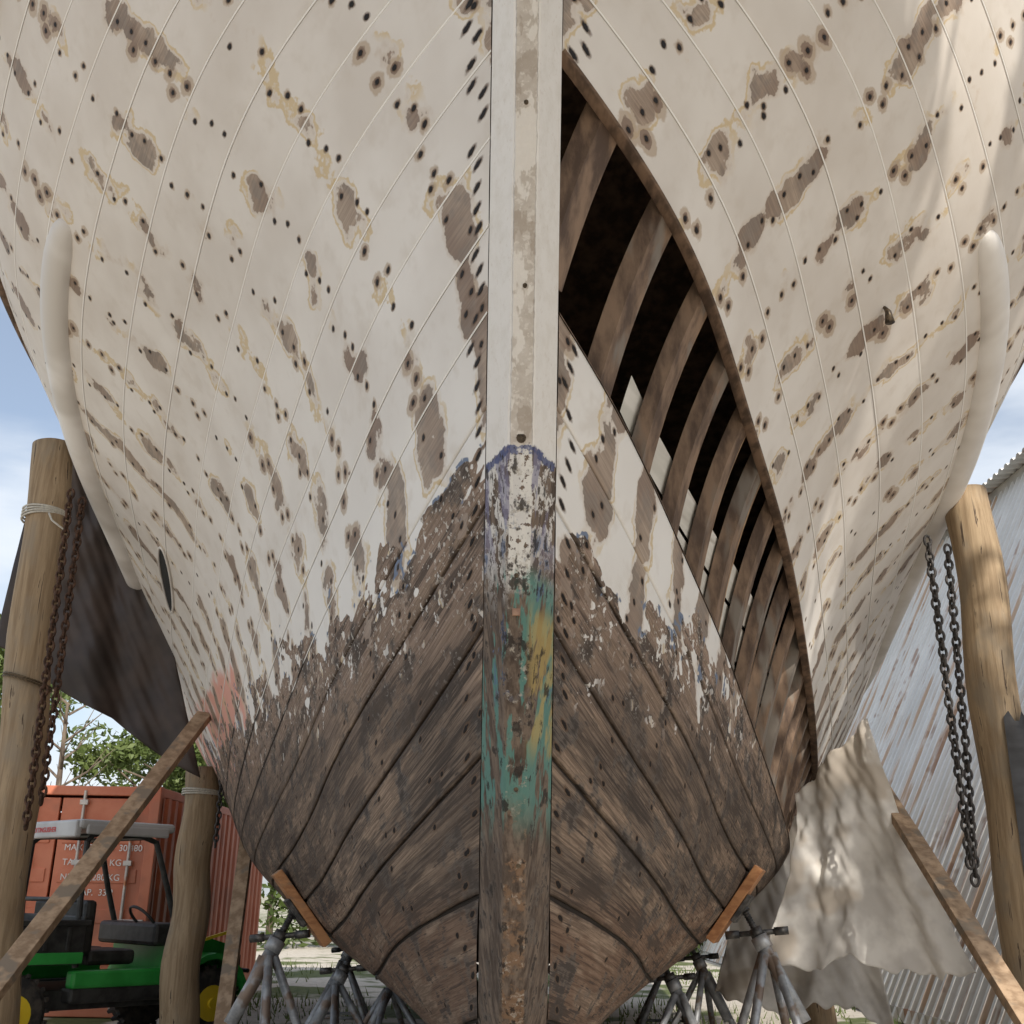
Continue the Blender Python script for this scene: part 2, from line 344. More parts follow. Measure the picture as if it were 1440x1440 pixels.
# stem
def stem_mat():
    t=NT('stem_timber'); P=t.pos(); p=t.sep(P); ax=t.m('ABSOLUTE',p[0]); Z=p[2]
    face=t.ss(t.m('ADD',ax,t.m('MULTIPLY',t.noise(P,25,2,.6),.010)),.041,.046,1.,0.)
    n1=t.noise(P,13,5,.7); n2=t.noise(t.scale(P,(9,9,3)),1,4,.65); n3=t.noise(t.scale(P,(34,34,6)),1,4,.65); n4=t.noise(P,45,3,.6); n5=t.noise(t.scale(P,(20,8,2.6)),1,4,.62)
    wood=t.mix(t.ss(n3,.3,.7),(.070,.050,.038),(.225,.168,.125)); wood=t.mix(t.ss(n1,.5,.65,0.,.5),wood,(.21,.185,.16))
    wood=t.mix(t.ss(n2,.50,.60,0.,.55),wood,(.062,.044,.034))
    white=t.mix(t.ss(n1,.4,.7),(.79,.75,.695),(.73,.685,.62)); white=t.mix(t.ss(n4,.6,.66,0.,.3),white,(.62,.54,.46))
    fg=t.mix(t.ss(n1,.35,.65),(.60,.545,.48),(.50,.44,.375)); fg=t.mix(t.ss(n4,.53,.60,0.,.6),fg,(.72,.67,.60)); fg=t.mix(t.ss(n2,.54,.57,0.,.8),fg,(.76,.715,.65)); fg=t.mix(t.ss(n2,.43,.40,0.,.6),fg,(.36,.295,.235))
    white=t.mix(face,white,fg)
    zb=t.m('ADD',Z,t.m('MULTIPLY',t.m('SUBTRACT',n4,.5),.04))
    up=t.ss(zb,2.875,2.885)
    lo=wood
    wf=t.m('MULTIPLY',t.ss(n1,.47,.51),t.ss(t.m('ADD',Z,t.m('MULTIPLY',n2,.6)),2.65,2.95)); lo=t.mix(wf,lo,(.66,.62,.57))
    lo=t.mix(t.m('MULTIPLY',face,t.m('MULTIPLY',t.ss(Z,2.38,2.45),t.ss(n4,.40,.46))),lo,(.72,.69,.635))
    pu=t.m('MULTIPLY',t.m('MULTIPLY',t.ss(n5,.48,.54),t.ss(face,0.,1.,1.,.2)),t.m('MULTIPLY',t.ss(Z,2.45,2.65),t.ss(zb,2.88,2.885,1.,0.))); lo=t.mix(t.m('MULTIPLY',pu,.65),lo,(.22,.21,.31))
    band=t.m('MULTIPLY',t.m('MULTIPLY',t.ss(zb,2.845,2.852),t.ss(zb,2.875,2.88,1.,0.)),t.ss(n1,.40,.48)); lo=t.mix(t.m('MULTIPLY',band,.85),lo,(.06,.08,.19))
    gfade=t.m('MULTIPLY',t.ss(Z,1.55,1.75),t.ss(Z,2.42,2.5,1.,0.))
    teal=t.m('MULTIPLY',t.ss(t.m('ADD',n5,t.m('MULTIPLY',t.ss(p[0],-.05,.02),.06)),.52,.56),gfade); lo=t.mix(t.m('MULTIPLY',teal,.78),lo,(.11,.26,.22))
    bl=t.m('MULTIPLY',t.m('MULTIPLY',t.ss(n1,.53,.57),t.ss(n2,.5,.46)),t.m('MULTIPLY',t.ss(Z,2.0,2.15),t.ss(Z,2.55,2.7,1.,0.))); lo=t.mix(t.m('MULTIPLY',bl,.7),lo,(.10,.15,.26))
    yel=t.m('MULTIPLY',t.m('MULTIPLY',t.ss(n2,.48,.56),t.ss(p[0],.02,.06)),t.m('MULTIPLY',t.ss(Z,1.8,1.95),t.ss(Z,2.3,2.4,1.,0.))); lo=t.mix(t.m('MULTIPLY',yel,.72),lo,(.45,.33,.12))
    rust=t.m('MULTIPLY',t.ss(n1,.45,.55),t.ss(Z,1.5,1.8,.7,0.)); lo=t.mix(t.m('MULTIPLY',rust,face),lo,(.27,.155,.085))
    lo=t.mix(t.m('MULTIPLY',t.m('MULTIPLY',face,t.ss(n4,.5,.6)),t.ss(n1,.5,.6,0.,.8)),lo,(.44,.39,.32))
    lo=t.mix(t.ss(t.m('ADD',t.m('MULTIPLY',n3,.5),t.m('MULTIPLY',n1,.6)),.59,.65,0.,.88),lo,(.031,.024,.020))
    c=t.mix(up,lo,white)
    hn=t.m('ADD',t.m('MULTIPLY',n3,.6),t.m('MULTIPLY',n1,.6)); hn=t.m('MULTIPLY',hn,t.m('MAXIMUM',t.ss(Z,2.87,2.89,1.,.12),face)); t.bump(hn,.7,.012)
    return t.out(c,.8,0.,.2)
STEM=stem_mat()
zs=np.linspace(.25,7.0,220); yz=np.array([float(yr(z)) for z in zs])
k=np.ones(9)/9; yz=np.convolve(np.pad(yz,4,mode='edge'),k,'valid')
prof=[(-.118,.3),(-.127,.02),(-.127,-.004),(-.124,-.012),(-.046,-.196),(-.036,-.203),(-.012,-.2045),(.012,-.2045),(.036,-.203),(.046,-.196),(.124,-.012),(.127,-.004),(.127,.02),(.118,.3)]
P=[]
for x,dy in prof:
    w=1+.04*np.sin(zs*3.1)+.025*np.sin(zs*9.7+x*40)
    P.append(np.stack([x*(w if abs(x)<.05 else np.ones_like(zs)),yz+dy,zs],-1))
grid('stem',np.array(P),STEM,boat,False,smooth=False)
ka=Acc(); ka.box((0,11.2,.36),(.26,11.6,.5)); ka.obj('keel',DARKWOOD,boat)
BRONZE=simple('old_bronze',(.05,.035,.02),(.14,.1,.06),(60,60,60),.5,.6)
ba=Acc()
for z,x in((2.9,0),(1.75,.0),(1.5,.012),(2.45,-.01),(4.0,.0),(3.4,.005)):
    yy0=float(yr(z))-.205; ba.tube([(x,yy0+.01,z),(x,yy0-.004,z+.0)],.008 if z!=2.9 else .017,12)
ba.obj('stem_bolts',BRONZE,boat)
ba=Acc(); z=2.335; ba.box((-.008,float(yr(z))-.207,z),(.028,.006,.04),Matrix.Rotation(-.33,3,'X')); ba.obj('copper_tingle',simple('copper_patch',(.30,.17,.11),(.42,.25,.16),(40,40,40),.6,.1),boat)

WHITE=simple('white_gloss_paint',(.72,.68,.63),(.81,.78,.74),(2,2,2),.5,bump=.1,c3=(.63,.59,.54))
SK=([5.7,6.3,7.3,8.65,10.75,13.1,17],[5.22,5.10,4.87,4.57,4.12,3.72,3.5])
for side in(-1,1):
    y=np.concatenate([5.7+np.array([0,.01,.03,.07,.13,.2]),np.linspace(6,17,70)]); z=nspline(*SK,y); R=np.interp(y,[5.7,5.71,5.73,5.77,5.85,5.95,6.2,8],[.0,.03,.045,.058,.07,.078,.082,.10])
    rows=[]
    for a in np.linspace(-.5,.5,13):
        an=a*math.pi; p,n=surf(y,z+np.sin(an)*R*1.15,np.cos(an)*R*1.15-.012); p[:,0]*=side; rows.append(p)
    grid('rub_strake',np.array(rows),WHITE,boat,side<0)
    y=np.linspace(2.5,17,80); z=np.interp(y,EY[-1],EZ[-1]); rows=[]
    for a in np.linspace(-.6,1,13):
        an=a*math.pi; p,n=surf(y,z+np.sin(an)*.05,np.cos(an)*.06); p[:,0]*=side; rows.append(p)
    grid('cap_rail',np.array(rows),DARKWOOD,boat,side<0)
def disc_on(y,z,side,ry,rz,sl,off,name,mat):
    vs=[];n=28
    for k in range(n):
        a=2*math.pi*k/n; p,nn=surf(np.array([y+math.cos(a)*ry]),np.array([z+math.sin(a)*rz+sl*math.cos(a)*ry]),np.array([off])); q=p[0]; vs.append((q[0]*side,q[1],q[2]))
    return mesh_obj(name,vs,[tuple(range(n))],mat,boat)
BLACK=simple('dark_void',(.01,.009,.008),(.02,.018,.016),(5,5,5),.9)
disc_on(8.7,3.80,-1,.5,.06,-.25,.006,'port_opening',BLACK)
a=Acc(); pts=[]
for k in range(29):
    an=2*math.pi*k/28; p,_=surf(np.array([8.7+math.cos(an)*.51]),np.array([3.80+math.sin(an)*.068-.25*.51*math.cos(an)]),np.array([.008])); pts.append((-p[0][0],p[0][1],p[0][2]))
a.tube(pts,.011,6,False); a.obj('port_rim',WHITE,boat,True)
p,n=surf(np.array([5.55]),np.array([4.62]),np.array([.0])); q=Vector(p[0]); nn=Vector(n[0])
a=Acc(); a.tube([q,q+nn*.012,q+nn*.03+Vector((0,0,-.02)),q+nn*.035+Vector((0,0,-.085))],[.008,.010,.018,.028],12)
a.obj('drain_scupper',simple('tarnished_brass',(.06,.05,.04),(.16,.12,.08),(40,40,40),.4,.8),boat,True)

# ---------------------------------------------------------------- stands
STEEL=simple('galvanised_pipe',(.26,.27,.28),(.42,.43,.44),(14,14,14),.55,.5,.2,c3=(.24,.18,.14))
DSTEEL=simple('dark_steel',(.05,.05,.05),(.14,.13,.12),(20,20,20),.5,.7)
PADW=simple('pad_timber',(.33,.14,.055),(.50,.24,.10),(6,20,20),.7,bump=.3,c3=(.28,.17,.1))
def stand(hx,hy,hz,side,pad=True,rad=.45):
    e=empty('boat_stand'); a=Acc(); hub=Vector((hx+side*.14,hy-.08,hz-.26)); head=Vector((hx+side*.05,hy-.03,hz-.07))
    d=(head-hub).normalized()
    a.tube([hub-d*.5,hub+d*.02],.042,14); a.tube([hub-d*.03,hub+d*.05],.056,14)
    ang0=random.uniform(0,6)
    for k in range(4):
        an=ang0+k*math.pi/2; foot=Vector((hub.x+math.cos(an)*rad,hub.y+math.sin(an)*rad,.02)); st=hub-d*.06+Vector((math.cos(an)*.035,math.sin(an)*.035,0))
        a.tube([st,foot],.028,12); a.tube([foot,foot+Vector((0,0,-.015))],.06,10)
        mid=st.lerp(foot,.72); an2=an+math.pi/2; foot2=Vector((hub.x+math.cos(an2)*rad,hub.y+math.sin(an2)*rad,.02)); st2=hub-d*.06+Vector((math.cos(an2)*.035,math.sin(an2)*.035,0))
        a.tube([mid,st2.lerp(foot2,.72)],.014,8)
    a.obj('tripod',STEEL,e,True)
    b=Acc(); b.tube([hub,head],.02,10)
    for k in range(12):
        c=hub.lerp(head,(k+.5)/12); b.torus(c,d,(1,0,0),.02,.0035,1,12,5)
    h0=hub+d*.075; v=Vector((.97,-.2,.1)).normalized()
    b.tube([h0-v*.17,h0+v*.17],.017,8); b.tube([h0-v*.20,h0-v*.11],.026,10);b.tube([h0+v*.20,h0+v*.11],.026,10); b.tube([h0-d*.03,h0+d*.03],.045,10)
    b.obj('screw_handle',DSTEEL,e,True)
    if pad:
        p,n=surf(np.array([hy]),np.array([hz]),np.array([0.])); nn=Vector((n[0][0]*side,n[0][1],n[0][2])); q=Vector((p[0][0]*side,p[0][1],p[0][2]))
        up=Vector((0,0,1)); tx=up.cross(nn).normalized(); tz=nn.cross(tx).normalized(); R=Matrix((tx,nn,tz)).transposed()
        c=Acc(); c.box(q+nn*.035,(.24,.06,.56),R,.005); c.obj('pad_board',PADW,e)
        c=Acc(); c.box(q+nn*.083,(.2,.03,.2),R,.004); c.tube([q+nn*.09,head],.035,12); c.obj('pad_socket',DSTEEL,e)
    return e
stand(float(B(7.6,1.40))+.03,7.6,1.40,1)
stand(-float(B(7.6,1.33))-.03,7.6,1.33,-1)
for x,y,z,s in((-1.25,9.6,1.02,-1),(-.95,10.9,.9,-1),(1.15,9.6,1.0,1),(1.55,10.8,1.1,1),(1.4,12.4,1.0,1),(-1.6,12.4,1.05,-1)): stand(x,y,z,s,False)
a=Acc()
for k,yy0 in enumerate((6.6,9.2,12,15)):
    a.box((0,yy0,.055),(1.1,.3,.11),Matrix.Rotation(.03*k,3,'Z'),.008)
a.obj('keel_blocks',TIMBER,boat)

# ---------------------------------------------------------------- poles, braces, chains
def pole_mat():
    t=NT('round_pole_timber'); P=t.objc(); g=t.noise(t.scale(P,(22,22,1.2)),1,5,.65,.4); n=t.noise(t.scale(P,(4,4,2)),1,4,.6)
    c=t.mix(t.ss(g,.3,.7),(.22,.15,.085),(.39,.29,.18)); c=t.mix(t.ss(n,.48,.68,0.,.7),c,(.25,.205,.15)); c=t.mix(t.ss(g,.62,.66),c,(.07,.045,.03))
    t.bump(g,.6,.012); return t.out(c,.8)
POLE=pole_mat()
ROPE=simple('rope',(.45,.43,.38),(.6,.57,.5),(60,60,60),.8)
def pole(x,y,h,r,lean=0):
    e=empty('timber_pole',loc=(x,y,0)); a=Acc(); n=24; pts=[(lean*k/n+.02*math.sin(k*.7),.02*math.cos(k*.5),h*k/n) for k in range(n+1)]
    a.tube(pts,[r*(1.06-.12*k/n) for k in range(n+1)],28,True,.006); a.obj('shaft',POLE,e,True); return e
p1=pole(-3.72,8.6,4.95,.175,-.24); p2=pole(3.78,8.6,4.65,.19,-.06); p3=pole(-3.12,11.2,2.55,.175); p4=pole(2.9,11.5,2.2,.17)
a=Acc()
for k in range(4): a.torus((-.21,0,4.28+k*.02),(.05*k-.1,.06,1),(1,0,0),.185,.009,1,28,5)
a.tube([(-.11,-.18,4.28),(-.05,-.24,4.2),(.09,-.2,4.1)],.008,6); a.obj('lashing',ROPE,p1,True)
a=Acc()
for k in range(2): a.torus((-.14,0,2.92+k*.02),(.25,.06,1),(1,0,0),.19,.008,1,28,5)
a.obj('wire_band',BRONZE,p1,True)
a=Acc()
for k in range(3): a.torus((0,0,2.3+k*.02),(.02*k,.03,1),(1,0,0),.185,.009,1,28,5)
a.obj('lashing',ROPE,p3,True)
rows=[]
for k in range(19):
    an=math.radians(-110+k*10); zz=np.linspace(.0,2.75+.05*math.sin(k*1.9),24); rr=.212+.006*np.sin(zz*9+k)
    rows.append(np.stack([-.01+np.cos(an)*rr,np.sin(an)*rr,zz],-1))
grid('black_sheet',np.array(rows),simple('black_plastic',(.02,.02,.022),(.045,.045,.05),(3,3,8),.45),p2)
BR=simple('brace_timber',(.26,.17,.10),(.44,.31,.20),(12,12,12),.75,bump=.3,c3=(.23,.18,.13))
def brace(A,Bp,w,d):
    A=Vector(A);Bp=Vector(Bp); dr=(Bp-A); L=dr.length; dr.normalize(); sx=dr.cross(Vector((0,1,0))).normalized(); sy=dr.cross(sx)
    a=Acc(); a.box((A+Bp)/2,(w,d,L),Matrix((sx,sy,dr)).transposed(),.004); return a.obj('timber_brace',BR)
brace((-2.75,9.7,2.86),(-3.12,5.75,0),.13,.07); brace((3.08,9.5,2.3),(3.0,5.9,0),.14,.07); brace((-2.7,11.6,2.3),(-2.4,9.9,0),.13,.07)
RUSTY=simple('rusty_chain_steel',(.045,.026,.018),(.13,.07,.045),(30,30,30),.75,.5)
GREYC=simple('chain_steel',(.035,.033,.032),(.10,.09,.085),(30,30,30),.6,.7)
def chain(name,pts,mat,pitch=.052,r=.0095,R=.022):
    a=Acc(); pts=[Vector(p) for p in pts]; k=0; carry=0
    for A,C in zip(pts[:-1],pts[1:]):
        L=(C-A).length; d=(C-A)/L; s=carry
        while s<L:
            c=A+d*s; sd=Vector((1,0,0)) if abs(d.x)<.8 else Vector((0,0,1)); sd=(sd-d*sd.dot(d)).normalized(); ax=sd if k%2 else d.cross(sd)
            ax=(ax+Vector((random.uniform(-.2,.2),random.uniform(-.2,.2),0))).normalized()
            a.torus(c+Vector((random.uniform(-.003,.003),0,0)),ax,d,R,r,1.6,12,6); k+=1; s+=pitch
        carry=s-L
    return a.obj(name,mat,None,True)
chain('chain',[(3.04,7.8,3.95),(3.08,7.8,1.62)],GREYC,.06,.011,.026); chain('chain',[(3.26,8.0,3.95),(3.22,8.0,2.4),(3.14,7.9,1.55)],GREYC,.06,.011,.026)
chain('chain',[(-3.56,8.15,4.35),(-3.48,8.1,1.8)],RUSTY,.056,.011,.025); chain('chain',[(-3.48,8.2,4.3),(-3.42,8.15,2.0)],RUSTY,.056,.011,.025)
chain('chain',[(-2.85,10.9,2.4),(-2.85,10.9,1.8)],GREYC)

# cloths
def cloth(name,c4,nu,nv,mat,amp,fr,seed,ragged=0.,pinch=0.,bow=0.):
    r=np.random.default_rng(seed); TL,TR,BRr,BL=[np.array(c,float) for c in c4]; P=np.zeros((nu,nv,3)); N=np.cross(TR-TL,BL-TL); N/=np.linalg.norm(N)
    ph=r.uniform(0,6,6); S=(TR-TL)
    for i in range(nu):
        for j in range(nv):
            u=i/(nu-1);v=j/(nv-1); jag=(1+ragged*(math.sin(u*9+ph[0])+.6*math.sin(u*23+ph[1])+.4*math.sin(u*57+ph[2])))
            vv=v*jag
            q=(TL*(1-u)+TR*u)*(1-vv)+(BL*(1-u)+BRr*u)*vv
            fold=math.sin(u*fr+ph[3]+1.2*math.sin(v*2+ph[0])+.8*math.sin(u*4.1+ph[1]))
            w=amp*(fold*(.35+.65*v)+.4*math.sin(u*fr*2.1+v*2+ph[4])*(.4+.6*v)+.6*math.sin(u*3.1-v*5+ph[5])+.25*math.sin(u*fr*.8+v*15+ph[2])+.12*math.sin(u*31+v*27)+.08*math.sin(u*63-v*45))
            # edges pull in and the free hem droops between the folds
            edge=bow*math.sin(v*math.pi)*(.5-u)*2
            P[i,j]=q+N*w+S*edge*.5+np.array([0,0,-.05*v*abs(math.sin(u*fr*.5+ph[3]))])
    o=grid(name,P,mat,None); md=o.modifiers.new('s','SOLIDIFY'); md.thickness=.004; return o
TARP=simple('dark_tarp_cloth',(.026,.017,.014),(.06,.04,.032),(2,2,2),.5,bump=.2)
CLOTH=simple('dusty_white_sheet',(.58,.55,.51),(.74,.71,.66),(4,4,4),.85,bump=.2,c3=(.52,.46,.39))
cloth('dark_tarp',[(-4.62,9.8,5.5),(-3.8,10.2,5.2),(-2.9,10.3,2.4),(-4.85,10,3.55)],80,80,TARP,.06,13,1)
cloth('white_sheet',[(2.35,9.5,2.25),(2.90,9.1,2.82),(3.50,9.0,.93),(2.02,9.3,.98)],140,90,CLOTH,.055,15,3,.022,0,.18)
cloth('white_sheet',[(2.1,10.6,2.1),(3.1,10.3,2.2),(3.2,10.1,.5),(1.75,10.5,.62)],80,60,CLOTH,.06,13,5,.03,0,.1)

# ---------------------------------------------------------------- shed on the right
def metal_mat():
    t=NT('rusty_corrugated_sheet'); P=t.objc(); p=t.sep(P)
    st=t.noise(t.scale(P,(.4,5,.30)),1,4,.6); n=t.noise(P,.8,4,.7)
    c=t.mix(t.ss(n,.3,.7),(.66,.64,.60),(.80,.785,.75)); sh=t.white(t.comb(t.m('FLOOR',t.m('DIVIDE',p[1],.75)),0.,0.))[0]
    c=t.mix(t.m('MULTIPLY',sh,.35),c,(.52,.51,.49))
    c=t.mix(t.ss(st,.53,.61,0.,.75),c,(.48,.28,.14)); c=t.mix(t.m('MULTIPLY',t.ss(n,.55,.63,0.,.7),t.ss(st,.46,.53)),c,(.30,.16,.09))
    return t.out(c,.5,.1)
shed=empty('corrugated_metal_shed')
MET=metal_mat(); ysd=np.arange(7.5,42,.025); prof_y=np.clip(np.sin(ysd*2*math.pi/.25)*1.8,-1,1)*.03
XB,ZT,TL_=4.75,8.8,.5
rows=[]
for z in np.linspace(0.02,ZT,12):
    rows.append(np.stack([XB+TL_*z-prof_y*1.0,ysd,np.full_like(ysd,z)+prof_y*.5],-1))
grid('wall_sheets',np.array(rows),MET,shed,False,smooth=False)
a=Acc(); X1=XB+TL_*ZT
a.box((X1+3,24.75,ZT+.25),(6,34.9,.06),Matrix.Rotation(-.12,3,'Y')); a.box((X1+.02,24.75,ZT+.03),(.1,34.9,.22)); a.box((X1+3.2,24.75,ZT/2),(.1,34.5,ZT)); a.box((XB+.15,24.75,.09),(.2,34.5,.18))
for k in range(11): a.box((XB+TL_*4.4+.2,7.7+3.4*k,4.3),(.1,.1,9.2),Matrix.Rotation(math.atan(TL_),3,'Y'))
a.obj('ridge_and_frame',simple('shed_trim',(.32,.30,.28),(.45,.42,.38),(2,2,2),.6,.3,c3=(.3,.15,.08)),shed)
rows=[]
yv=np.arange(7.2,42,.025); pv=np.clip(np.sin(yv*2*math.pi/.25)*1.8,-1,1)*.03
for x in(-.35,0,3,6): rows.append(np.stack([np.full_like(yv,X1+x),yv,ZT+.18+x*.12+pv],-1))
grid('roof_sheets',np.array(rows),MET,shed,True,smooth=False)

# ---------------------------------------------------------------- container
cont=empty('shipping_container')
CM=simple('orange_container_paint',(.55,.16,.08),(.62,.21,.115),(2.5,2.5,2.5),.55,bump=.1,c3=(.46,.16,.09),detail=4); cx0,cx1,cy0,cy1,ch=-6.78,-4.34,13.8,19.9,2.6
def corr(p0,p1,depth,n):
    d=(p1-p0); L=d.length; d.normalize(); N=Vector((d.y,-d.x,0)); k=int(L/.036); rows=[[],[]]
    for i in range(k+1):
        s=L*i/k; ph=(s/.28)%1; o=depth*min(1,max(0,(abs(ph-.5)*2-.3)/.25))
        for j,z in enumerate((.16,ch-.12)): q=p0+d*s-N*o; rows[j].append((q.x,q.y,z))
    return np.array(rows)
grid('side_panel',corr(Vector((cx1,cy0+.1,0)),Vector((cx1,cy1-.1,0)),-.036,0)-np.array([.02,0,0]),CM,cont,False,smooth=False)
grid('back_panel',corr(Vector((cx0,cy0+.1,0)),Vector((cx0,cy1-.1,0)),.036,0),CM,cont,False,smooth=False)
a=Acc()
for x in(cx0+.06,cx1-.06):
    for y in(cy0+.06,cy1-.06): a.box((x,y,ch/2),(.13,.13,ch-.002),None,.01)
    a.box((x,(cy0+cy1)/2,ch-.06),(.1,cy1-cy0-.25,.11),None,.01); a.box((x,(cy0+cy1)/2,.09),(.1,cy1-cy0-.25,.16),None,.01)
for y in(cy0+.06,cy1-.06):
    a.box(((cx0+cx1)/2,y,ch-.06),(cx1-cx0-.26,.11,.11),None,.01); a.box(((cx0+cx1)/2,y,.09),(cx1-cx0-.26,.11,.16),None,.01)
a.box(((cx0+cx1)/2,(cy0+cy1)/2,ch-.03),(cx1-cx0-.2,cy1-cy0-.2,.04)); a.box(((cx0+cx1)/2,cy1-.05,1.3),(cx1-cx0-.25,.05,2.3))
mx=(cx0+cx1)/2
for s in(-1,1):
    a.box((mx+s*.55,cy0+.075,ch/2+.02),(1.07,.05,ch-.33),None,.008)
    for zz in(.55,1.0,1.45,1.9): a.box((mx+s*.55,cy0+.045,zz+.1),(.95,.02,.16),None,.008)
a.obj('frame_and_doors',CM,cont)
a=Acc()
for s in(-.92,-.3,.3,.92):
    a.tube([(mx+s,cy0-.0,.1),(mx+s,cy0-.0,ch-.06)],.02,10)
    for zz in(.2,.9,1.7,2.4): a.box((mx+s,cy0-.0,zz),(.1,.05,.06),None,.005)
    a.box((mx+s+.12,cy0-.02,1.05),(.3,.02,.04),None,.004)
a.obj('lock_rods',simple('galv_rod',(.45,.42,.4),(.6,.55,.5),(8,8,8),.5,.5,c3=(.5,.2,.1)),cont)
WT=simple('white_lettering',(.75,.72,.68),(.8,.78,.75),(5,5,5),.6)
def text(s,loc,size,rot,mat,parent,name='lettering'):
    cu=bpy.data.curves.new(name,'FONT'); cu.body=s; cu.size=size; cu.extrude=.001; o=bpy.data.objects.new(name,cu); scene.collection.objects.link(o); o.location=loc; o.rotation_euler=rot; cu.materials.append(mat); o.parent=parent; return o
for k,s in enumerate(("MAX. GROSS  30,480","TARE  2,200 KG","NET  28,280 KG","CU. CAP.  33.2")): text(s,(mx+.12,cy0+.03,1.84-k*.17),.105,(math.pi/2,0,0),WT,cont)

# ---------------------------------------------------------------- utility vehicle (front = local -y, cargo bed = +y)
utv=empty('utility_vehicle',loc=(-4.28,11.9,0)); utv.rotation_euler=(0,0,math.radians(138))
GREEN=simple('green_plastic_body',(.025,.27,.045),(.04,.34,.065),(3,3,3),.35,bump=.0); BLK=simple('black_plastic_trim',(.015,.015,.015),(.04,.04,.038),(8,8,8),.5,bump=.1)
TYRE=simple('tyre_rubber',(.02,.02,.02),(.07,.06,.05),(10,10,10),.85); YEL=simple('yellow_paint',(.80,.56,.02),(.85,.62,.04),(4,4,4),.4,bump=0); ROOF=simple('canopy_plastic',(.40,.40,.40),(.52,.52,.52),(2,2,2),.5,bump=.0)
t_=Acc(); h_=Acc()
for x in(-.62,.62):
    for y in(-1.0,1.05):
        r=.33; c=Vector((x,y,r)); s=math.copysign(1,x)
        t_.tube([c+Vector((-.13,0,0)),c+Vector((-.12,0,0)),c+Vector((-.09,0,0)),c+Vector((.09,0,0)),c+Vector((.12,0,0)),c+Vector((.13,0,0))],[.19,.28,.32,.32,.28,.19],28)
        for k in range(22):
            a_=2*math.pi*k/22
            for sd in(-1,1): t_.box(c+Vector((sd*.055,math.cos(a_+sd*.07)*.323,math.sin(a_+sd*.07)*.323)),(.10,.035,.035),Matrix.Rotation(a_,3,'X')@Matrix.Rotation(sd*.4,3,'Z'))
        h_.tube([c+Vector((s*.06,0,0)),c+Vector((s*.10,0,0)),c+Vector((s*.135,0,0)),c+Vector((s*.138,0,0))],[.17,.16,.17,.12],22); h_.tube([c+Vector((s*.135,0,0)),c+Vector((s*.17,0,0))],.05,12)
t_.obj('tyres',TYRE,utv,False); h_.obj('wheel_hubs',YEL,utv)
def hexa(acc,b,tp):
    vs=[Vector(v) for v in b+tp]; acc.add(vs,[(0,3,2,1),(4,5,6,7),(0,1,5,4),(1,2,6,5),(2,3,7,6),(3,0,4,7)])
g=Acc(); b=Acc()
for s in(-1,1):
    for k in range(10):
        a0=math.pi*(.04+.92*k/10);a1=math.pi*(.04+.92*(k+1)/10)
        vs=[]
        for an in(a0,a1):
            for rr in(.38,.43):
                for xx in(.45,.76): vs.append((s*xx,-1.0-math.cos(an)*rr,.33+math.sin(an)*rr*1.1))
        g.add(vs,[(0,1,3,2),(4,6,7,5),(0,4,5,1),(2,3,7,6),(0,2,6,4),(1,5,7,3)])
    g.box((s*.66,.02,.60),(.14,1.0,.16),None,.03)
    g.box((s*.712,1.05,.79),(.03,1.22,.10),None,.01)
hexa(g,[(-.46,-1.45,.5),(.46,-1.45,.5),(.60,-.60,.45),(-.60,-.60,.45)],[(-.4,-1.4,.86),(.4,-1.4,.86),(.58,-.58,1.06),(-.58,-.58,1.06)])
g.obj('body_panels',GREEN,utv)
b.box((0,1.05,.76),(1.38,1.2,.06),None,.01)
for s in(-1,1):
    b.box((s*.62,.02,.46),(.2,1.0,.14),None,.03)
    b.box((s*.68,1.05,.92),(.05,1.25,.36),None,.015); b.box((s*.70,1.05,1.10),(.08,1.3,.05),None,.012)
    for k in range(5): b.box((s*.712,.6+k*.22,.96),(.02,.04,.2),None,.006)
b.box((0,1.66,.92),(1.38,.05,.36),None,.015); b.box((0,.44,.95),(1.38,.05,.42),None,.015)
for k in range(4): b.box((-.5+k*.33,1.69,.88),(.04,.02,.24),None,.006)
b.box((0,-1.49,.62),(.9,.06,.3),None,.02); b.box((0,-1.53,.45),(.7,.08,.16),None,.02); b.box((0,0,.42),(1.15,2.3,.18),None,.02); b.box((0,-.5,.98),(1.15,.25,.22),None,.04)
b.tube([(-.45,-1.62,.6),(.45,-1.62,.6)],.022,8)
for s in(-1,1):
    b.box((s*.3,.05,.78),(.52,.5,.14),None,.04); b.box((s*.3,.32,1.05),(.5,.12,.5),None,.04)
    b.tube([(s*.6,-.62,.95),(s*.6,-.45,1.4),(s*.56,-.28,1.86),(s*.56,-.1,1.92),(s*.56,.40,1.92),(s*.58,.48,1.84),(s*.6,.48,1.3),(s*.6,.44,.7)],.03,10)
for z,y in((1.9,-.15),(1.9,.4),(1.3,.48),(1.0,.48)): b.tube([(-.58,y,z),(.58,y,z)],.022,8)
b.torus((-.3,-.38,1.12),(0,-.7,.7),(1,0,0),.17,.015,1,24,6)
b.obj('cab_frame_and_bed',BLK,utv)
r=Acc(); r.box((0,.08,2.0),(1.28,1.05,.09),None,.035); r.box((0,.60,1.955),(1.22,.07,.16),None,.02); r.box((-.63,.08,1.955),(.04,.9,.10),None,.02); r.obj('canopy',ROOF,utv)
y_=Acc(); y_.box((.25,1.695,1.04),(.42,.006,.06))
for s in(-1,1): y_.box((s*.728,1.30,1.02),(.006,.42,.05)); y_.box((s*.54,-1.0,.93),(.02,.5,.03),Matrix.Rotation(-.24,3,'X'))
y_.obj('stripes',YEL,utv)
text('FIRE  EXTINGUISHER',(.42,.640,1.93),.07,(math.pi/2,0,math.pi),simple('red_letters',(.6,.05,.05),(.6,.05,.05),bump=0),utv)

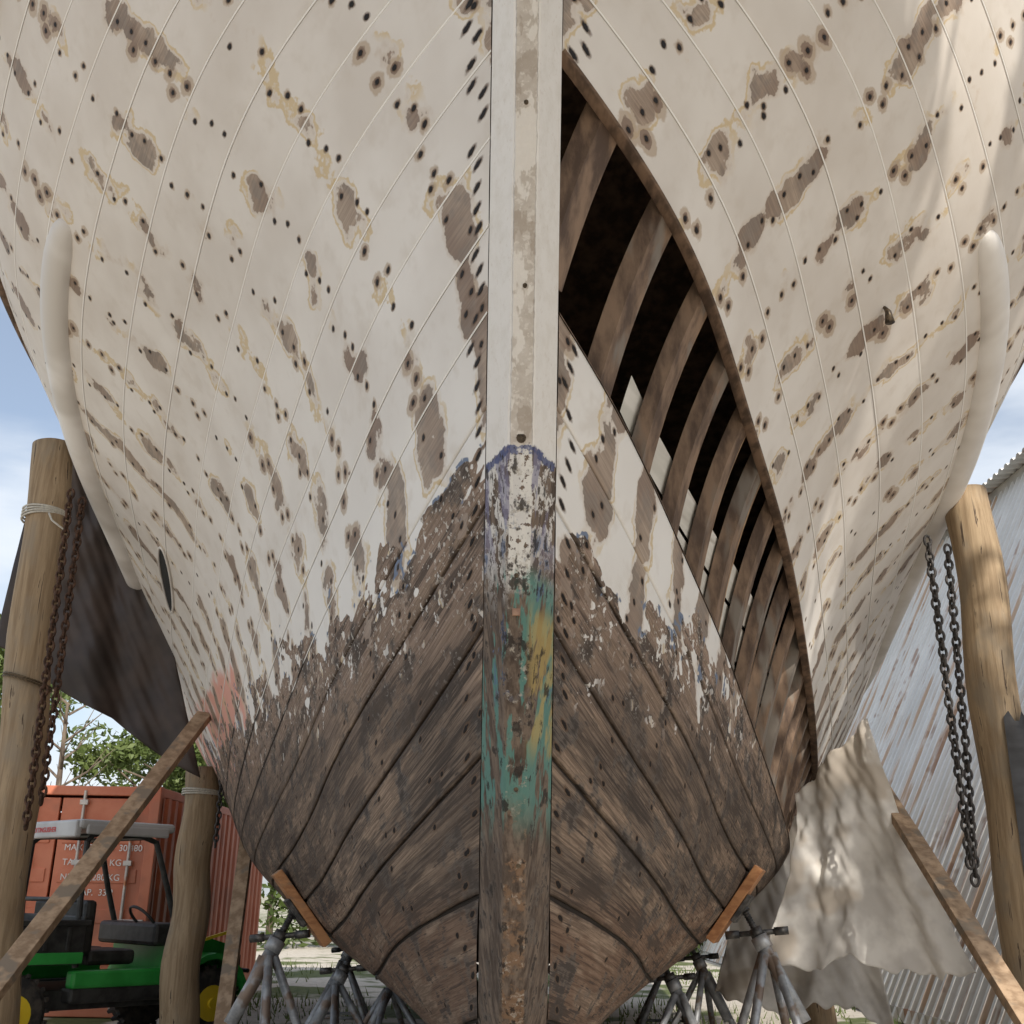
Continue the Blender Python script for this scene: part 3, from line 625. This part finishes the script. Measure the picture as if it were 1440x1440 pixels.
# ---------------------------------------------------------------- ground, vegetation
def gmat():
    t=NT('yard_ground'); P=t.pos(); n=t.noise(P,.45,4,.6); f=t.noise(P,9,4,.7); g=t.noise(P,60,2,.7)
    c=t.mix(t.ss(f,.3,.7),(.44,.39,.325),(.60,.55,.475)); gr=t.mix(t.ss(f,.3,.7),(.06,.085,.022),(.13,.15,.045))
    py=t.sep(P)[1]; c=t.mix(t.m('MULTIPLY',t.ss(n,.48,.56),t.ss(py,10.,13.)),c,gr); c=t.mix(t.ss(g,.6,.7,0.,.6),c,(.20,.16,.12)); t.bump(f,.5,.03); return t.out(c,.95)
n=60; xs=np.concatenate([-np.geomspace(400,.5,n)[:-1],np.linspace(-.5,.5,3),np.geomspace(.5,400,n)[1:]])
P=np.zeros((len(xs),len(xs),3)); P[...,0]=xs[:,None]; P[...,1]=xs[None,:]+10
grid('ground',P,gmat(),None,False)
def leafmat(name,c1,c2,tr=True):
    t=NT(name); P=t.pos(); n=t.noise(P,1.2,2,.6); c=t.mix(t.ss(n,.3,.7),c1,c2)
    t.out(c,.6)
    if tr:
        d=t.n('ShaderNodeBsdfTranslucent'); t.l((.11,.14,.025),d.inputs[0]); ms=t.n('ShaderNodeMixShader'); ms.inputs[0].default_value=.3
        t.l(t.b.outputs[0],ms.inputs[1]); t.l(d.outputs[0],ms.inputs[2]); t.l(ms.outputs[0],t.t.nodes['Material Output'].inputs[0])
    return t.mat
LEAF=leafmat('leaves',(.035,.06,.015),(.09,.13,.03)); LEAF2=leafmat('light_leaves',(.07,.11,.025),(.16,.21,.06)); LEAF3=leafmat('canopy_leaves',(.05,.07,.02),(.10,.13,.04),False)
BARK=simple('bark',(.08,.06,.045),(.18,.14,.10),(8,8,2),.9,bump=.6)
def leaves(cents,rads,per,size,rg):
    n=len(cents)*per; C=np.repeat(np.array(cents),per,0); Rr=np.repeat(np.array(rads),per)
    d=rg.standard_normal((n,3)); d/=np.linalg.norm(d,axis=1,keepdims=True); c=C+d*(Rr*rg.uniform(.25,1,n)**.6)[:,None]*np.array([1,1,.75])
    a=rg.standard_normal((n,3)); a/=np.linalg.norm(a,axis=1,keepdims=True); b=np.cross(a,rg.standard_normal((n,3))); b/=np.linalg.norm(b,axis=1,keepdims=True)
    s=(size*rg.uniform(.6,1.3,n))[:,None]; V=np.stack([c-a*s,c-b*s*.4,c+a*s,c+b*s*.4],1).reshape(-1,3)
    F=np.arange(n*4).reshape(n,4); return V,F
def tree(name,base,h,cr_,ncl,per,size,seed,mat,lean=(0,0),crz=.5,trunk=.18):
    rg=np.random.default_rng(seed); e=empty(name); bx,by,bz=base; a=Acc(); tp=Vector((bx+lean[0],by+lean[1],h*.55))
    a.tube([(bx,by,0),(bx+lean[0]*.3,by+lean[1]*.3,h*.25),tp],[trunk,trunk*.8,trunk*.5],12)
    cc=np.array([bx+lean[0],by+lean[1],h*(1-crz*.5)]); cents=[];rads=[]
    for k in range(ncl):
        d=rg.standard_normal(3); d/=np.linalg.norm(d); q=cc+d*np.array([cr_,cr_,h*crz*.5])*rg.uniform(.2,1.0)**.7; cents.append(q); rads.append(cr_*rg.uniform(.16,.32))
        if k%3==0:
            st=Vector((bx,by,0)).lerp(tp,rg.uniform(.6,1)); m=(st+Vector(q))/2+Vector((0,0,.3)); a.tube([st,m,Vector(q)],[trunk*.4,trunk*.22,trunk*.06],7)
    a.obj('trunk_and_limbs',BARK,e,True); V,F=leaves(cents,rads,per,size,rg); mesh_obj('crown',V,F.tolist(),mat,e); return e
tree('background_tree',(-17,33,0),9.5,4.2,60,220,.13,11,LEAF2)
tree('background_tree',(-11,38,0),7.4,3.6,50,200,.14,12,LEAF2)
tree('background_tree',(-7.5,36,0),5.0,3.2,40,200,.13,13,LEAF,trunk=.12)
rg=np.random.default_rng(5); cents=[];rads=[]
for k in range(100):
    x=rg.uniform(-16,13); cents.append((x,30+rg.uniform(0,3),rg.uniform(.3,2.0))); rads.append(rg.uniform(.6,1.2))
V,F=leaves(cents,rads,170,.13,rg); mesh_obj('hedge',V,F.tolist(),LEAF)
a=Acc(); b0=Vector((-9.0,22,0)); a.tube([b0,b0+Vector((.1,0,2.2)),b0+Vector((0,0,4.9))],[.1,.08,.03],8)
for k in range(18):
    z=1.8+k*.18; an=k*2.4; L=1.4-.05*k; q=b0+Vector((.05,0,z)); m=q+Vector((math.cos(an)*L*.5,math.sin(an)*L*.5,.35*L)); ee=m+Vector((math.cos(an+.4)*L*.5,math.sin(an+.4)*L*.5,.5*L)); a.tube([q,m,ee],[.03,.018,.005],5)
    a.tube([m,m+Vector((math.cos(an-.8)*.4,0,.5))],[.012,.004],5)
a.obj('bare_sapling',BARK,None)
# trees behind the photographer: a dense one shading the bow, a thin one dappling the starboard side
tree('shade_tree',(-2.8,-6.8,0),12.2,3.4,115,300,.17,22,LEAF3,lean=(4.2,3.2),crz=.60,trunk=.34)
tree('shade_tree',(11.5,-6.5,0),13.6,3.2,30,230,.14,21,LEAF3,lean=(-4.4,3.6),crz=.45,trunk=.3)
rg=np.random.default_rng(9); n=12000; gx=rg.uniform(-9,9,n); gy=rg.uniform(12,28,n); keep=(np.sin(gx*1.3+gy*.4)+np.sin(gy*.9)+rg.normal(0,.6,n))>.2; gx,gy=gx[keep],gy[keep]; n=len(gx)
an=rg.uniform(0,6.28,n); hh=rg.uniform(.05,.16,n); w=.012; ln=rg.normal(0,.04,(n,2))
V=np.stack([np.stack([gx-np.cos(an)*w,gy-np.sin(an)*w,gx*0],-1),np.stack([gx+np.cos(an)*w,gy+np.sin(an)*w,gx*0],-1),np.stack([gx+ln[:,0],gy+ln[:,1],hh],-1)],1).reshape(-1,3)
mesh_obj('grass',V,np.arange(n*3).reshape(n,3).tolist(),LEAF2)

# ---------------------------------------------------------------- world, sun, camera
w=bpy.data.worlds.new('World'); scene.world=w; w.use_nodes=True; nt=w.node_tree; bg=nt.nodes['Background']
sky=nt.nodes.new('ShaderNodeTexSky'); sky.sky_type='NISHITA'; sky.sun_disc=False
el=math.asin(SUN.z); az=math.atan2(SUN.x,SUN.y); sky.sun_elevation=el; sky.sun_rotation=az; sky.air_density=1.; sky.dust_density=2.0; sky.ozone_density=1.
tc=nt.nodes.new('ShaderNodeTexCoord'); mp=nt.nodes.new('ShaderNodeMapping'); mp.inputs['Scale'].default_value=(1.2,1.2,4); nt.links.new(tc.outputs['Generated'],mp.inputs[0])
no=nt.nodes.new('ShaderNodeTexNoise'); no.inputs['Scale'].default_value=2.2; no.inputs['Detail'].default_value=6; nt.links.new(mp.outputs[0],no.inputs['Vector'])
mr=nt.nodes.new('ShaderNodeMapRange'); mr.interpolation_type='SMOOTHSTEP'; mr.inputs[1].default_value=.38; mr.inputs[2].default_value=.66; mr.inputs[3].default_value=.22; mr.inputs[4].default_value=.92; nt.links.new(no.outputs[0],mr.inputs[0])
mx_=nt.nodes.new('ShaderNodeMix'); mx_.data_type='RGBA'; nt.links.new(mr.outputs[0],mx_.inputs[0]); nt.links.new(sky.outputs[0],mx_.inputs[6]); mx_.inputs[7].default_value=(6.2,6.6,7.1,1)
nt.links.new(mx_.outputs[2],bg.inputs[0]); bg.inputs[1].default_value=.15
sl=bpy.data.lights.new('sun','SUN'); sl.energy=5.0; sl.angle=math.radians(.5); sl.color=(1,.94,.85); so=bpy.data.objects.new('sun',sl); scene.collection.objects.link(so)
so.rotation_euler=(-SUN).to_track_quat('-Z','Y').to_euler(); so.location=(0,-5,20)
cam=bpy.data.cameras.new('camera'); co=bpy.data.objects.new('camera',cam); scene.collection.objects.link(co); scene.camera=co
cam.sensor_width=36; cam.lens=38.6; cam.clip_end=1500; cam.clip_start=.05
co.matrix_world=Matrix.Translation((0,0,1.4))@Matrix.Rotation(math.radians(.45),4,'Z')@Matrix.Rotation(math.radians(90+19.3),4,'X')@Matrix.Rotation(math.radians(1.0),4,'Z')
scene.view_settings.view_transform='Standard'; scene.view_settings.look='None'; scene.view_settings.exposure=0
